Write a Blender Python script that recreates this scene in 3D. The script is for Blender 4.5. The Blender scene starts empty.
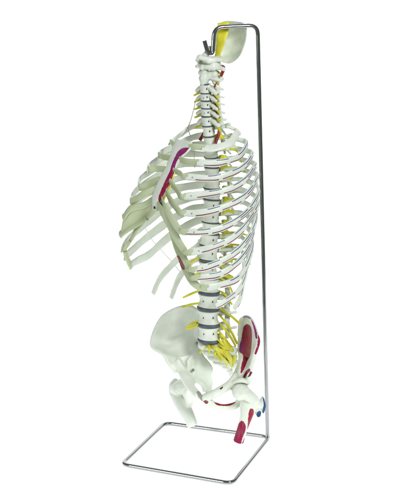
import bpy, bmesh, math, random
import numpy as np
from mathutils import Vector, Matrix
random.seed(7); rng = np.random.default_rng(7)
scene = bpy.context.scene
COL = scene.collection
CM = 0.01
# ------------------------------------------------------------------ camera
D, H, FPX = 2.4, 1.02, 1240.0
PITCH = math.radians(23) - math.atan(200 / FPX)
CAMP = np.array([0.0, -D, H])
FWD = np.array([0, math.cos(PITCH), -math.sin(PITCH)])
UPV = np.array([0, math.sin(PITCH), math.cos(PITCH)])
cam = bpy.data.cameras.new('camera'); camo = bpy.data.objects.new('camera', cam); COL.objects.link(camo)
camo.location = CAMP; camo.rotation_euler = (math.radians(90) - PITCH, 0, 0)
cam.sensor_fit = 'VERTICAL'; cam.sensor_height = 36; cam.lens = FPX / 500 * 36
cam.clip_start = 0.05; cam.clip_end = 100
scene.camera = camo

# measured points of the photograph -> real positions on known planes of the place
def ray(px, py):
    return FWD + UPV * ((250 - py) / FPX) + np.array([1.0, 0, 0]) * ((px - 200) / FPX)
def ground(px, py, z=0.0):
    d = ray(px, py); return CAMP + d * ((z - H) / d[2])
def at_y(px, py, y):
    d = ray(px, py); return CAMP + d * ((y + D) / d[1])
def proj(P):
    q = np.asarray(P) - CAMP; z = q @ FWD
    return np.stack([200 + FPX * q[..., 0] / z, 250 - FPX * (q @ UPV) / z, z], -1)
S = ground(210.5, 447); S[2] = 0
class Frame:
    def __init__(s, deg):
        t = math.radians(deg); s.ang = t
        s.F = np.array([-math.sin(t), -math.cos(t), 0]); s.L = np.array([math.cos(t), -math.sin(t), 0])
    def on(s, px, py, n, v):
        d = ray(px, py); k = (v - (CAMP - S) @ n) / (d @ n); return CAMP + d * k
    def onL(s, px, py, L=0.0): return s.on(px, py, s.L, L * CM)
    def onF(s, px, py, F=0.0): return s.on(px, py, s.F, F * CM)
    def pt(s, F, L, z): return S + s.F * F + s.L * L + np.array([0, 0, z])
    def loc(s, P): q = np.asarray(P) - S; return q @ s.F, q @ s.L, q[..., 2]
TH = Frame(47); PV = Frame(30); LU = Frame(38)
PXM = 0.00193   # metres per photo pixel at the skeleton, about

# ------------------------------------------------------------------ materials
def new_mat(name):
    m = bpy.data.materials.new(name); m.use_nodes = True
    nt = m.node_tree; b = nt.nodes['Principled BSDF']; return m, nt, b
def N(nt, t, **k):
    n = nt.nodes.new(t)
    for a, v in k.items(): setattr(n, a, v)
    return n
def math_node(nt, op, a, b=None, c=None, clamp=False):
    n = N(nt, 'ShaderNodeMath', operation=op); n.use_clamp = clamp
    for i, v in enumerate((a, b, c)):
        if v is None: continue
        if isinstance(v, (int, float)): n.inputs[i].default_value = v
        else: nt.links.new(v, n.inputs[i])
    return n.outputs[0]
def mix_col(nt, fac, a, b):
    n = N(nt, 'ShaderNodeMix', data_type='RGBA')
    for s, v in ((n.inputs[0], fac), (n.inputs[6], a), (n.inputs[7], b)):
        if isinstance(v, (int, float)): s.default_value = v
        elif isinstance(v, tuple): s.default_value = (*v, 1)
        else: nt.links.new(v, s)
    return n.outputs[2]
def base_plastic(name, c0, c1, rough=0.36, sss=0.0, scale=45, bump=0.22, crev_shade=None, paint=False, trans=0.0):
    m, nt, b = new_mat(name); L = nt.links
    tc = N(nt, 'ShaderNodeTexCoord')
    n1 = N(nt, 'ShaderNodeTexNoise'); n1.inputs['Scale'].default_value = scale; n1.inputs['Detail'].default_value = 5
    L.new(tc.outputs['Object'], n1.inputs['Vector'])
    r = N(nt, 'ShaderNodeMapRange'); r.inputs[1].default_value = .35; r.inputs[2].default_value = .68
    L.new(n1.outputs['Fac'], r.inputs[0])
    col = mix_col(nt, r.outputs[0], c0, c1)
    if crev_shade:  # greenish shade painted into the base colour where surfaces crowd together
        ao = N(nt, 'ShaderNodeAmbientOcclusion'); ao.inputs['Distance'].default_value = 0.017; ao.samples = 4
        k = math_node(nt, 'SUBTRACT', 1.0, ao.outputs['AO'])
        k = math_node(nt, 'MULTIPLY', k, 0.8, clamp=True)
        col = mix_col(nt, k, col, crev_shade)
    if paint:
        at = N(nt, 'ShaderNodeAttribute', attribute_name='paint')
        nb = N(nt, 'ShaderNodeTexNoise'); nb.inputs['Scale'].default_value = 420; nb.inputs['Detail'].default_value = 3; L.new(tc.outputs['Object'], nb.inputs['Vector'])
        mp = N(nt, 'ShaderNodeMapping'); mp.inputs['Scale'].default_value = (260, 260, 60); L.new(tc.outputs['Object'], mp.inputs['Vector'])
        ns = N(nt, 'ShaderNodeTexNoise'); ns.inputs['Scale'].default_value = 1; ns.inputs['Detail'].default_value = 4; L.new(mp.outputs[0], ns.inputs['Vector'])
        al = math_node(nt, 'ADD', at.outputs['Alpha'], math_node(nt, 'MULTIPLY_ADD', nb.outputs['Fac'], .9, -.45))
        sm = N(nt, 'ShaderNodeMapRange', interpolation_type='SMOOTHSTEP'); sm.inputs[1].default_value = .36; sm.inputs[2].default_value = .62; L.new(al, sm.inputs[0])
        cov = math_node(nt, 'MULTIPLY', sm.outputs[0], math_node(nt, 'MULTIPLY_ADD', ns.outputs['Fac'], .3, .84, clamp=True))
        hv = N(nt, 'ShaderNodeHueSaturation'); L.new(at.outputs['Color'], hv.inputs['Color']); L.new(math_node(nt, 'MULTIPLY_ADD', ns.outputs['Fac'], .8, .6), hv.inputs['Value'])
        col = mix_col(nt, cov, col, hv.outputs[0])
    L.new(col, b.inputs['Base Color'])
    n2 = N(nt, 'ShaderNodeTexNoise'); n2.inputs['Scale'].default_value = 320; n2.inputs['Detail'].default_value = 4
    L.new(tc.outputs['Object'], n2.inputs['Vector'])
    bp = N(nt, 'ShaderNodeBump'); bp.inputs['Strength'].default_value = bump; bp.inputs['Distance'].default_value = 0.001
    L.new(n2.outputs['Fac'], bp.inputs['Height']); L.new(bp.outputs[0], b.inputs['Normal'])
    rr = math_node(nt, 'MULTIPLY_ADD', n1.outputs['Fac'], 0.25, rough - 0.12)
    L.new(rr, b.inputs['Roughness'])
    b.inputs['Specular IOR Level'].default_value = 0.4
    if sss:
        b.inputs['Subsurface Weight'].default_value = sss
        b.inputs['Subsurface Radius'].default_value = (1, 1, .7); b.inputs['Subsurface Scale'].default_value = 0.004
    if trans:
        tr = N(nt, 'ShaderNodeBsdfTranslucent'); L.new(col, tr.inputs['Color'])
        mx = N(nt, 'ShaderNodeMixShader'); mx.inputs[0].default_value = trans
        L.new(b.outputs[0], mx.inputs[1]); L.new(tr.outputs[0], mx.inputs[2])
        L.new(mx.outputs[0], nt.nodes['Material Output'].inputs['Surface'])
    return m
BONE0, BONE1, CREV_SHADE = (.68, .74, .655), (.785, .82, .765), (.34, .39, .22)
M_bone = base_plastic('bone_plastic', BONE0, BONE1, crev_shade=CREV_SHADE)
M_bonep = base_plastic('painted_bone_plastic', BONE0, BONE1, crev_shade=CREV_SHADE, paint=True)
M_cart = base_plastic('cartilage_rubber', (.64, .735, .455), (.74, .815, .595), rough=.42, trans=.28, scale=30, crev_shade=(.26,.29,.10))
M_cartp = base_plastic('painted_cartilage_rubber', (.64, .735, .455), (.74, .815, .595), rough=.42, trans=.28, scale=30, crev_shade=(.26,.29,.10), paint=True)
M_nerve = base_plastic('yellow_nerve_rubber', (.58, .56, .015), (.72, .70, .09), rough=.35)
M_art = base_plastic('red_artery_rubber', (.20, .014, .01), (.32, .035, .02), rough=.35)
M_disc = base_plastic('slate_disc_rubber', (.055, .075, .095), (.10, .125, .15), rough=.45)
M_yel = base_plastic('bright_yellow_paint', (.72, .66, .01), (.86, .80, .08), rough=.4, scale=60)
M_wire = base_plastic('grey_wire', (.22, .23, .2), (.34, .35, .3), rough=.4)
M_screw = base_plastic('steel_screw', (.2, .2, .2), (.32, .32, .32), rough=.3)
M_plate = base_plastic('skull_plastic', (.70, .76, .66), (.87, .90, .84), scale=70, trans=.4)
M_bonep.node_tree.nodes['Principled BSDF'].inputs['Specular IOR Level'].default_value = .2
# ribs with brushed muscle lines along their length (u = metres from the front end, v = around)
def rib_mat():
    m = base_plastic('lined_bone_plastic', (.66, .73, .65), (.76, .805, .745), crev_shade=CREV_SHADE); nt = m.node_tree; L = nt.links
    b = nt.nodes['Principled BSDF']; src = b.inputs['Base Color'].links[0].from_socket
    uv = N(nt, 'ShaderNodeUVMap', uv_map='rib'); sp = N(nt, 'ShaderNodeSeparateXYZ'); L.new(uv.outputs[0], sp.inputs[0])
    oi = N(nt, 'ShaderNodeObjectInfo')
    cmb = N(nt, 'ShaderNodeCombineXYZ'); L.new(sp.outputs[0], cmb.inputs[0]); L.new(oi.outputs['Random'], cmb.inputs[1])
    nz = N(nt, 'ShaderNodeTexNoise'); nz.inputs['Scale'].default_value = 38; nz.inputs['Detail'].default_value = 2
    L.new(cmb.outputs[0], nz.inputs['Vector'])
    wob = math_node(nt, 'MULTIPLY_ADD', nz.outputs['Fac'], .06, -.03)
    v = math_node(nt, 'ADD', sp.outputs[1], wob); u = sp.outputs[0]
    du = math_node(nt, 'MULTIPLY_ADD', oi.outputs['Random'], .03, -.015)
    us = math_node(nt, 'ADD', u, du)
    def line(vc, w, ranges):
        d = math_node(nt, 'ABSOLUTE', math_node(nt, 'SUBTRACT', v, vc))
        k = math_node(nt, 'LESS_THAN', d, w); tot = None
        for a, c in ranges:
            q = math_node(nt, 'MULTIPLY', math_node(nt, 'GREATER_THAN', us, a), math_node(nt, 'LESS_THAN', us, c))
            tot = q if tot is None else math_node(nt, 'ADD', tot, q, clamp=True)
        return math_node(nt, 'MULTIPLY', k, tot)
    col = mix_col(nt, line(.42, .024, [(.012, .055), (.062, .105), (.115, .19), (.2, .27)]), src, (.20, .008, .05))
    col = mix_col(nt, line(.605, .026, [(.035, .06), (.085, .15), (.158, .22), (.23, .3)]), col, (.03, .07, .19))
    col = mix_col(nt, line(.51, .016, [(.125, .165), (.18, .25)]), col, (.10, .07, .12))
    L.new(col, b.inputs['Base Color']); return m
M_rib = rib_mat()
m, nt, b = new_mat('chrome'); M_chrome = m
b.inputs['Base Color'].default_value = (.34, .35, .36, 1); b.inputs['Metallic'].default_value = 1
nz = N(nt, 'ShaderNodeTexNoise'); nz.inputs['Scale'].default_value = 60
nt.links.new(math_node(nt, 'MULTIPLY_ADD', nz.outputs['Fac'], .10, .09), b.inputs['Roughness'])

# ------------------------------------------------------------------ objects
def root(name, label, cat, loc):
    o = bpy.data.objects.new(name, None); COL.objects.link(o); o.location = loc
    o['label'] = label; o['category'] = cat; o.empty_display_size = .03; return o
def link(name, me, mat, parent=None, loc=None, label=None):
    o = bpy.data.objects.new(name, me); COL.objects.link(o)
    if mat is not None:
        me.materials.clear(); me.materials.append(mat)
    if parent is not None:
        o.parent = parent
        base = np.zeros(3); p = parent
        while p is not None: base = base + np.array(p.location); p = p.parent
        o.location = (np.zeros(3) if loc is None else np.asarray(loc)) - base
    elif loc is not None: o.location = loc
    if label: o['label'] = label
    return o
def smooth(me):
    me.polygons.foreach_set('use_smooth', [True] * len(me.polygons)); return me
def mesh(name, V, F):
    me = bpy.data.meshes.new(name); me.from_pydata([tuple(v) for v in V], [], F); me.update(); return smooth(me)
_bm = bmesh.new(); bmesh.ops.create_icosphere(_bm, subdivisions=2, radius=1)
ICOV = np.array([v.co[:] for v in _bm.verts]); ICOF = [[v.index for v in f.verts] for f in _bm.faces]; _bm.free()
class Clay:
    """closed shapes that get fused into one continuous skin"""
    def __init__(s): s.V = []; s.Fs = []; s.n = 0
    def add(s, V, F):
        s.V.append(np.asarray(V, float)); s.Fs += [[i + s.n for i in f] for f in F]; s.n += len(V); return s
    def ball(s, c, r, R=None):
        v = ICOV * (np.array(r) if np.ndim(r) else r)
        if R is not None: v = v @ np.array(R).T
        return s.add(v + np.asarray(c), ICOF)
    def chain(s, P, R):
        P = np.array(P, float); P, R = spline(P, R, 10)
        last = None
        for p, r in zip(P, R):
            if last is None or np.linalg.norm(p - last) > r * .3: s.ball(p, r); last = p
        return s
    def rod(s, P, R, seg=20):
        P, R = spline(np.array(P, float), R, 6); V, F = tube(P, R, seg, split=False); return s.add(V, F)
    def skin(s, name, voxel=.0012, it=4, fac=.5):
        V = np.concatenate(s.V); me = mesh(name, V, s.Fs)
        o = bpy.data.objects.new('tmp', me); COL.objects.link(o)
        r = o.modifiers.new('r', 'REMESH'); r.mode = 'VOXEL'; r.voxel_size = voxel
        if it:
            q = o.modifiers.new('s', 'SMOOTH'); q.factor = fac; q.iterations = it
        dg = bpy.context.evaluated_depsgraph_get(); out = bpy.data.meshes.new_from_object(o.evaluated_get(dg)); out.name = name
        bpy.data.objects.remove(o); bpy.data.meshes.remove(me); return smooth(out)
def spline(P, R=None, sub=8):
    P = np.array(P, float); n = len(P)
    if R is None: R = np.ones(n)
    R = np.array(R, float) * np.ones(n)
    if n == 2:
        t = np.linspace(0, 1, sub + 1)[:, None]; return P[0] * (1 - t) + P[1] * t, (R[0] * (1 - t[:, 0]) + R[1] * t[:, 0])
    Q = np.concatenate([P, R[:, None]], 1); Q = np.vstack([2 * Q[0] - Q[1], Q, 2 * Q[-1] - Q[-2]]); out = []
    for i in range(1, n):
        a, b, c, d = Q[i - 1], Q[i], Q[i + 1], Q[i + 2]
        for k in range(sub):
            t = k / sub
            out.append(.5 * (2 * b + (c - a) * t + (2 * a - 5 * b + 4 * c - d) * t * t + (3 * b - a - 3 * c + d) * t ** 3))
    out.append(Q[n]); out = np.array(out)
    return out[:, :3], np.maximum(out[:, 3], 1e-5)
def unit(v): v = np.asarray(v, float); return v / (np.linalg.norm(v, axis=-1, keepdims=True) + 1e-12)
def tube(P, R, seg=12, closed=False, split=True):
    P = np.array(P, float); n = len(P); R = np.ones(n) * R
    T = unit(np.roll(P, -1, 0) - np.roll(P, 1, 0)) if closed else unit(np.gradient(P, axis=0))
    a = np.array([0, 0, 1.0]) if abs(T[0][2]) < .9 else np.array([1.0, 0, 0])
    nv = unit(np.cross(T[0], a)); V = []; F = []
    for i in range(n):
        nv = unit(nv - T[i] * (nv @ T[i])); bv = np.cross(T[i], nv)
        for k in range(seg):
            t = 2 * math.pi * k / seg; V.append(P[i] + R[i] * (nv * math.cos(t) + bv * math.sin(t)))
    m_ = n if closed else n - 1
    for i in range(m_):
        for k in range(seg):
            j = (i + 1) % n; F.append([i * seg + k, i * seg + (k + 1) % seg, j * seg + (k + 1) % seg, j * seg + k])
    if not closed:
        c0, c1 = list(range(seg))[::-1], [(n - 1) * seg + k for k in range(seg)]
        if split:
            V = list(V); o = len(V); V += [V[i] for i in c0] + [V[i] for i in c1]; c0 = list(range(o, o + seg)); c1 = list(range(o + seg, o + 2 * seg))
        F.append(c0); F.append(c1)
    return V, F
def tube_obj(name, P, R, mat, parent, sub=8, seg=10, label=None):
    P, R = spline(P, R, sub); V, F = tube(P, R, seg); return link(name, mesh(name, V, F), mat, parent, label=label)
def ribbon(name, P, Nv, hw, ht, seg=16, uv=True, rev=False):
    """strap of elliptical section: hw half height, ht half thickness along Nv"""
    P = np.array(P); n = len(P); hw = np.ones(n) * hw; ht = np.ones(n) * ht
    T = unit(np.gradient(P, axis=0)); Nv = unit(Nv - T * (Nv * T).sum(1)[:, None]); B = np.cross(T, Nv)
    B = B * np.sign(B[:, 2:3] + 1e-9)
    V = []; F = []
    for i in range(n):
        for k in range(seg):
            t = 2 * math.pi * k / seg; c, s_ = math.cos(t), math.sin(t)
            c = math.copysign(abs(c) ** .8, c); s_ = math.copysign(abs(s_) ** .8, s_)
            V.append(P[i] + Nv[i] * ht[i] * c + B[i] * hw[i] * s_)
    for i in range(n - 1):
        for k in range(seg): F.append([i * seg + k, i * seg + (k + 1) % seg, (i + 1) * seg + (k + 1) % seg, (i + 1) * seg + k])
    o = len(V); c0 = list(range(seg))[::-1]; c1 = [(n - 1) * seg + k for k in range(seg)]
    V += [V[q] for q in c0] + [V[q] for q in c1]; F.append(list(range(o, o + seg))); F.append(list(range(o + seg, o + 2 * seg)))
    me = mesh(name, V, F)
    if uv:
        d = np.concatenate([[0], np.cumsum(np.linalg.norm(np.diff(P, axis=0), axis=1))])
        if rev: d = d[-1] - d
        u = me.uv_layers.new(name='rib'); li = 0
        for f in F:
            for q, vi in enumerate(f):
                if len(f) != 4: u.data[li].uv = (0, 0); li += 1; continue
                k = vi % seg; v = (k / seg + .5)
                if len(f) == 4:
                    ks = [x % seg for x in f]
                    if max(ks) == seg - 1 and min(ks) == 0 and k == 0: v += 1
                    v = v if min(ks) + .5 > seg / 2 and max(ks) > seg / 2 or v <= 1.001 else v
                    # bring to 0..1 with the outward side at .5
                    kk = [(x + (seg if (max(ks) == seg - 1 and min(ks) == 0 and x == 0) else 0)) for x in ks]
                    v = kk[q] / seg + .5
                    if sum(kk) / 4 / seg + .5 > 1: v -= 1
                u.data[li].uv = (d[vi // seg], v if len(f) == 4 else 0); li += 1
    return me
def paint(me, areas, depth=None, facing=True):
    """colour a region of a surface (outline measured on the photograph, carried onto the front-facing skin)"""
    n = len(me.vertices); co = np.zeros(n * 3); me.vertices.foreach_get('co', co); co = co.reshape(-1, 3)
    no = np.zeros(n * 3); me.vertices.foreach_get('normal', no); no = no.reshape(-1, 3)
    pr = proj(co); face = ((CAMP - co) * no).sum(1) > 0
    c = np.zeros((n, 4))
    for poly, colr in areas:
        poly = np.array(poly, float)
        if len(poly) > 4:
            q = np.c_[np.vstack([poly, poly[:1]]), np.zeros(len(poly) + 1)]; poly = spline(q, None, 5)[0][:-1, :2]
        ins = np.zeros(n, bool); j = len(poly) - 1
        for i in range(len(poly)):
            xi, yi = poly[i]; xj, yj = poly[j]
            hit = ((yi > pr[:, 1]) != (yj > pr[:, 1])) & (pr[:, 0] < (xj - xi) * (pr[:, 1] - yi) / (yj - yi + 1e-9) + xi)
            ins ^= hit; j = i
        k = ins & face
        if depth is not None: k &= pr[:, 2] < depth
        c[k] = (*colr, 1)
    a = me.attributes.get('paint') or me.attributes.new('paint', 'FLOAT_COLOR', 'POINT')
    a.data.foreach_set('color', c.ravel()); return me
RED, CRIM, PURP, BLUE, DARK = (.25, .004, .024), (.27, .004, .05), (.26, .012, .15), (.02, .07, .20), (.05, .02, .015)

# ------------------------------------------------------------------ backdrop: white sweep with added glow that whitens it and hides contact shadows
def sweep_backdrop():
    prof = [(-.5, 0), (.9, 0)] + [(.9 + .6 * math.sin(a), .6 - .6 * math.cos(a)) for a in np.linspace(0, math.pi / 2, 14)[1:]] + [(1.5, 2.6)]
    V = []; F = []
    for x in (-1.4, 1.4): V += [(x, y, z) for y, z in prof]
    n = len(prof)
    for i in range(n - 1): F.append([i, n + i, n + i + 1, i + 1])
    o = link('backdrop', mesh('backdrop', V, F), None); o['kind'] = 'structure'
    m, nt, b = new_mat('glowing_white_sweep'); b.inputs['Base Color'].default_value = (.85, .85, .85, 1); b.inputs['Roughness'].default_value = .9
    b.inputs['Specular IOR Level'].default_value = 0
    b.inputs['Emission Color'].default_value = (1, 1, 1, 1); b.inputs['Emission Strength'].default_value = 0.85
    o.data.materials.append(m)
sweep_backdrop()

# ------------------------------------------------------------------ chrome stand
RT = .0042
fl, fr, br, bl = [ground(*p, z=RT) for p in ((121.5, 464.3), (232, 483.6), (269.3, 437), (165, 422.8))]
stand = root('display_stand', 'chrome wire stand with square floor frame and tall hooked rod', 'stand', ((fl + fr + br + bl) / 4) * np.array([1, 1, 0]))
def rounded(P, r, closed=False, n=7):
    P = [np.array(p, float) for p in P]; out = []
    N_ = len(P)
    for i in range(N_):
        if not closed and i in (0, N_ - 1): out.append(P[i]); continue
        a, b_, c = P[i - 1], P[i], P[(i + 1) % N_]
        ri = min(r, .49 * np.linalg.norm(a - b_), .49 * np.linalg.norm(c - b_))
        p0 = b_ + unit(a - b_) * ri; p1 = b_ + unit(c - b_) * ri
        for t in np.linspace(0, 1, n): out.append((1 - t) ** 2 * p0 + 2 * t * (1 - t) * b_ + t * t * p1)
    res = [out[0]]                       # extra rings so long straight runs keep straight normals
    for q in out[1:]:
        d = np.linalg.norm(q - res[-1])
        if d > .03:
            a0 = res[-1]; u_ = (q - a0) / d; res += [a0 + u_ * t for t in (.002, d / 3, 2 * d / 3, d - .002)]
        res.append(q)
    if closed:
        q = res[0]; a0 = res[-1]; d = np.linalg.norm(q - a0); u_ = (q - a0) / d; res += [a0 + u_ * t for t in (.002, d / 2, d - .002)]
    return np.array(res)
V, F = tube(rounded([fl, fr, br, bl], .018, True), RT, 16, True)
link('base_frame', mesh('base_frame', V, F), M_chrome, stand)
yb = br[1]; ys = S[1]
up0 = at_y(267.6, 434.5, yb - .004); up0[2] = RT * 2
topc = at_y(257.6, 25.3, yb - .03); barl = at_y(214.2, 27.2, ys - .01)
path = rounded([up0, topc, barl], .022)
V, F = tube(path[:-1], RT, 16); # upright and bar
path2 = rounded([barl + (topc - barl) * 0.0, at_y(213.2, 52, ys - .01)], .02)
full = rounded([up0, topc, barl, at_y(212.6, 53.6, ys - .012), at_y(207.6, 52.5, ys - .016), at_y(204.3, 40.5, ys - .018)], .018)
dist = np.linalg.norm(full - (barl + topc) / 2, axis=1)
k = int(np.argmin(np.abs(full[:, 0] - ((barl + topc) / 2)[0]) + 10 * (np.arange(len(full)) < 3)))
mid = (barl * .6 + topc * .4)
i_top = max(i for i in range(len(full)) if full[i][0] > mid[0])
V, F = tube(np.vstack([full[:i_top + 1], mid]), RT, 16); link('upright_rod', mesh('upright_rod', V, F), M_chrome, stand)
V, F = tube(np.vstack([mid, full[i_top + 1:]]), RT, 16); link('hook', mesh('hook', V, F), M_chrome, stand)
V, F = tube(np.array([up0 + [0, 0, -.007], up0 + [0, 0, -.001]]), RT * 1.12, 16); link('weld', mesh('weld', V, F), M_chrome, stand)

# ------------------------------------------------------------------ the model
sk = root('skeleton_model', 'white plastic spine, ribcage and pelvis teaching model with painted muscle markings hanging from chrome hook', 'anatomical model', S)

# --- spine levels: (photo y of the lower joint, photo x, half width in photo px, kind)
JY = [84, 93, 100.5, 108, 116, 125.5, 136, 147, 157, 167, 177.5, 188, 199, 210.5, 222, 233, 245.5, 260, 276, 292, 308, 324, 339.5]
JX = np.interp(JY, [84, 100, 116, 125, 136, 147, 157, 188, 222, 245, 260, 292, 308, 324, 340], [205.3, 206.3, 207, 208, 209, 210.5, 212, 212.4, 211, 209.5, 208.6, 209, 208.5, 208.5, 209.3])
HWP = np.interp(JY, [84, 116, 136, 150, 170, 188, 222, 260, 292, 324, 340], [5.6, 6.0, 6.3, 7.0, 8.1, 9.2, 9.4, 9.8, 11.3, 11.8, 11.4])
JP = [TH.onL(x, y, 0) for x, y in zip(JX, JY)]
def ell_body(a, b_, h, waist=.10, seg=40):
    """waisted vertebral body, flattened behind; local x = left, y = back"""
    V = []; F = []; zs = [-.5, -.47, -.40, -.25, 0, .25, .40, .47, .5]; rs = [.93, .99, 1.0, 1 - waist * .7, 1 - waist, 1 - waist * .7, 1.0, .99, .93]
    for z, r in zip(zs, rs):
        for k in range(seg):
            t = 2 * math.pi * k / seg; y = math.sin(t) * b_ * r
            if y > 0: y *= .72
            V.append((math.cos(t) * a * r, y, z * h))
    n = len(zs)
    for i in range(n - 1):
        for k in range(seg): F.append([i * seg + k, i * seg + (k + 1) % seg, (i + 1) * seg + (k + 1) % seg, (i + 1) * seg + k])
    F.append(list(range(seg))[::-1]); F.append([(n - 1) * seg + k for k in range(seg)])
    return V, F
def vertebra(kind, a, b_, h, idx):
    """a, b_ half width and depth, h body height (metres)"""
    c = Clay(); e = lambda x, y, z: (x * a, y * a, z * h)
    if kind == 'c':
        for s in (-1, 1):
            c.chain([e(s * .8, .1, .15), e(s * 1.5, .05, -.1), e(s * 2.2, .1, -.45)], [h * .30, h * .33, h * .29])
            c.chain([e(s * .8, .7, .1), e(s * 1.5, 1.0, -.05), e(s * 2.15, .8, -.4)], [h * .27, h * .33, h * .30])
            c.chain([e(s * 1.35, 1.15, .6), e(s * 1.5, 1.25, 0), e(s * 1.4, 1.2, -.55)], [h * .32, h * .38, h * .32])
            c.chain([e(s * 1.3, 1.2, 0), e(s * .8, 1.9, -.05), e(0, 2.3, -.15)], [h * .25, h * .2, h * .22])
            c.chain([e(0, 2.2, -.1), e(s * .1, 3.0, -.4), e(s * .3, 3.5, -.55)], [h * .25, h * .2, h * .17])
            c.chain([e(s * .85, -.3, .35), e(s * .9, .3, .62)], [h * .12, h * .14])
    elif kind == 't':
        for s in (-1, 1):
            c.chain([e(s * .6, .6, .22), e(s * .8, 1.1, .25), e(s * .85, 1.5, .2)], [h * .2, h * .18, h * .22])
            c.chain([e(s * .85, 1.4, .2), e(s * 1.5, 2.0, .3), e(s * 2.0, 2.3, .35)], [h * .22, h * .18, h * .24])
            c.chain([e(s * .8, 1.5, .6), e(s * .75, 1.65, -.5)], [h * .16, h * .16])
            c.chain([e(s * .8, 1.55, .1), e(0, 2.2, 0)], [h * .2, h * .24])
        c.chain([e(0, 2.1, 0), e(0, 2.8, -.55), e(0, 3.3, -1.1)], [h * .24, h * .15, h * .12])
    else:
        for s in (-1, 1):
            c.chain([e(s * .6, .6, .2), e(s * .75, 1.1, .2), e(s * .8, 1.4, .1)], [h * .22, h * .2, h * .24])
            c.chain([e(s * .8, 1.1, .15), e(s * 1.3, 1.25, .15), e(s * 1.75, 1.4, .25)], [h * .16, h * .11, h * .12])
            c.chain([e(s * .85, 1.4, .65), e(s * .8, 1.6, .1), e(s * .7, 1.7, -.75)], [h * .2, h * .24, h * .2])
            c.chain([e(s * .75, 1.5, 0), e(0, 2.0, -.1)], [h * .22, h * .22])
        for q in (-.3, -.1, .1):
            c.chain([e(0, 1.95, q), e(0, 2.9, q - .1)], [h * .17, h * .16])
    me = c.skin('vertebra', .0009 if kind == 'c' else .0011, 3)
    bmb = bmesh.new(); bmb.from_mesh(me); bpy.data.meshes.remove(me)
    V, F = ell_body(a, b_, h, .17 if kind == 'l' else .14 if kind == 't' else .11)
    vs = [bmb.verts.new(v) for v in V]
    for f in F: bmb.faces.new([vs[i] for i in f])
    bmb.normal_update()
    me = bpy.data.meshes.new('vertebra'); bmb.to_mesh(me); bmb.free(); smooth(me)
    # nutrient foramina and little painted marks on the front of the body
    n = len(me.vertices); co = np.zeros(n * 3); me.vertices.foreach_get('co', co); co = co.reshape(-1, 3)
    return me
def hole(parent, fr_, cen, a, b_, h, az, zf, r, mat):
    """small dark foramen lying on the front of a vertebral body"""
    x, y = math.sin(az) * a, -math.cos(az) * b_
    P = cen + fr_.L * x - fr_.F * y + np.array([0, 0, zf * h]); nrm = unit(fr_.L * math.sin(az) / a + fr_.F * math.cos(az) / b_)
    t = np.cross([0, 0, 1.0], nrm); V = []
    base = ICOV * np.array([.35, .6, 1.0]) * r
    V = base[:, :1] * nrm + base[:, 1:2] * t + base[:, 2:3] * np.array([0, 0, 1.0])
    link('foramen', mesh('foramen', V + P - nrm * .0015, ICOF), mat, parent)
M_dark = base_plastic('dark_foramen', (.03, .02, .015), (.08, .05, .04), rough=.6)
VERT = []
for i in range(22):
    p0, p1 = JP[i], JP[i + 1]; y0, y1 = JY[i], JY[i + 1]
    kind = 'c' if i < 5 else 't' if i < 17 else 'l'
    fr_ = TH if i < 14 else LU if i < 20 else Frame(34)
    cen = (p0 + p1) / 2; gap = np.linalg.norm(p1 - p0)
    dth = {'c': .0024, 't': .0026, 'l': .0062}[kind] if i < 15 else (.0045 if i < 17 else .0066)
    h = gap - dth; hw = (HWP[i] + HWP[i + 1]) / 2 * PXM
    a = hw / .90; b_ = a * (.82 if kind != 'l' else .78)
    me = vertebra(kind, a, b_, h, i)
    o = link('vertebra', me, M_bone, sk, cen); d = unit(p0 - p1)
    tilt = math.atan2(d @ -fr_.F, d[2])
    jt = rng.normal(0, .035, 3) if i < 6 else rng.normal(0, .012, 3)
    o.rotation_euler = (-tilt + jt[0], jt[1], -fr_.ang + jt[2])
    VERT.append((cen, a, b_, h, fr_))
    # disc under it
    if i < 22:
        hw2 = HWP[i + 1] * PXM / .9; V, F = ell_body(hw2 * 1.0, hw2 * .8, dth * 1.05, -.05, 36)
        q = link('intervertebral_disc', mesh('intervertebral_disc', V, F), M_disc, sk, p1); q.rotation_euler = (-tilt, 0, -fr_.ang)
    # painted foramina
    if i >= 12 or i < 6:
        for az, zf, r in ((.95, .05, .0022),) + (((-.05, .0, .0018),) if kind == 'l' else ((.25, -.1, .0014),) if kind == 'c' and i % 2 else ()):
            x, y = math.sin(az) * a, -math.cos(az) * b_
            nrm = unit(np.array([math.sin(az) / a, -math.cos(az) / b_, 0])); t = np.array([-nrm[1], nrm[0], 0])
            base = ICOV * np.array([.4, .55, 1.0]) * r
            V = base[:, :1] * nrm + base[:, 1:2] * t + base[:, 2:3] * np.array([0, 0, 1.0]) + np.array([x, y, zf * h]) * np.array([.9, .9, 1])
            q = bpy.data.objects.new('foramen', mesh('foramen', V, ICOF)); COL.objects.link(q); q.data.materials.append(M_dark); q.parent = o
# top disc C2/3
V, F = ell_body(.0115, .009, .0026, -.05, 36); q = link('intervertebral_disc', mesh('intervertebral_disc', V, F), M_disc, sk, JP[0]); q.rotation_euler = (0, 0, -TH.ang)

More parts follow.
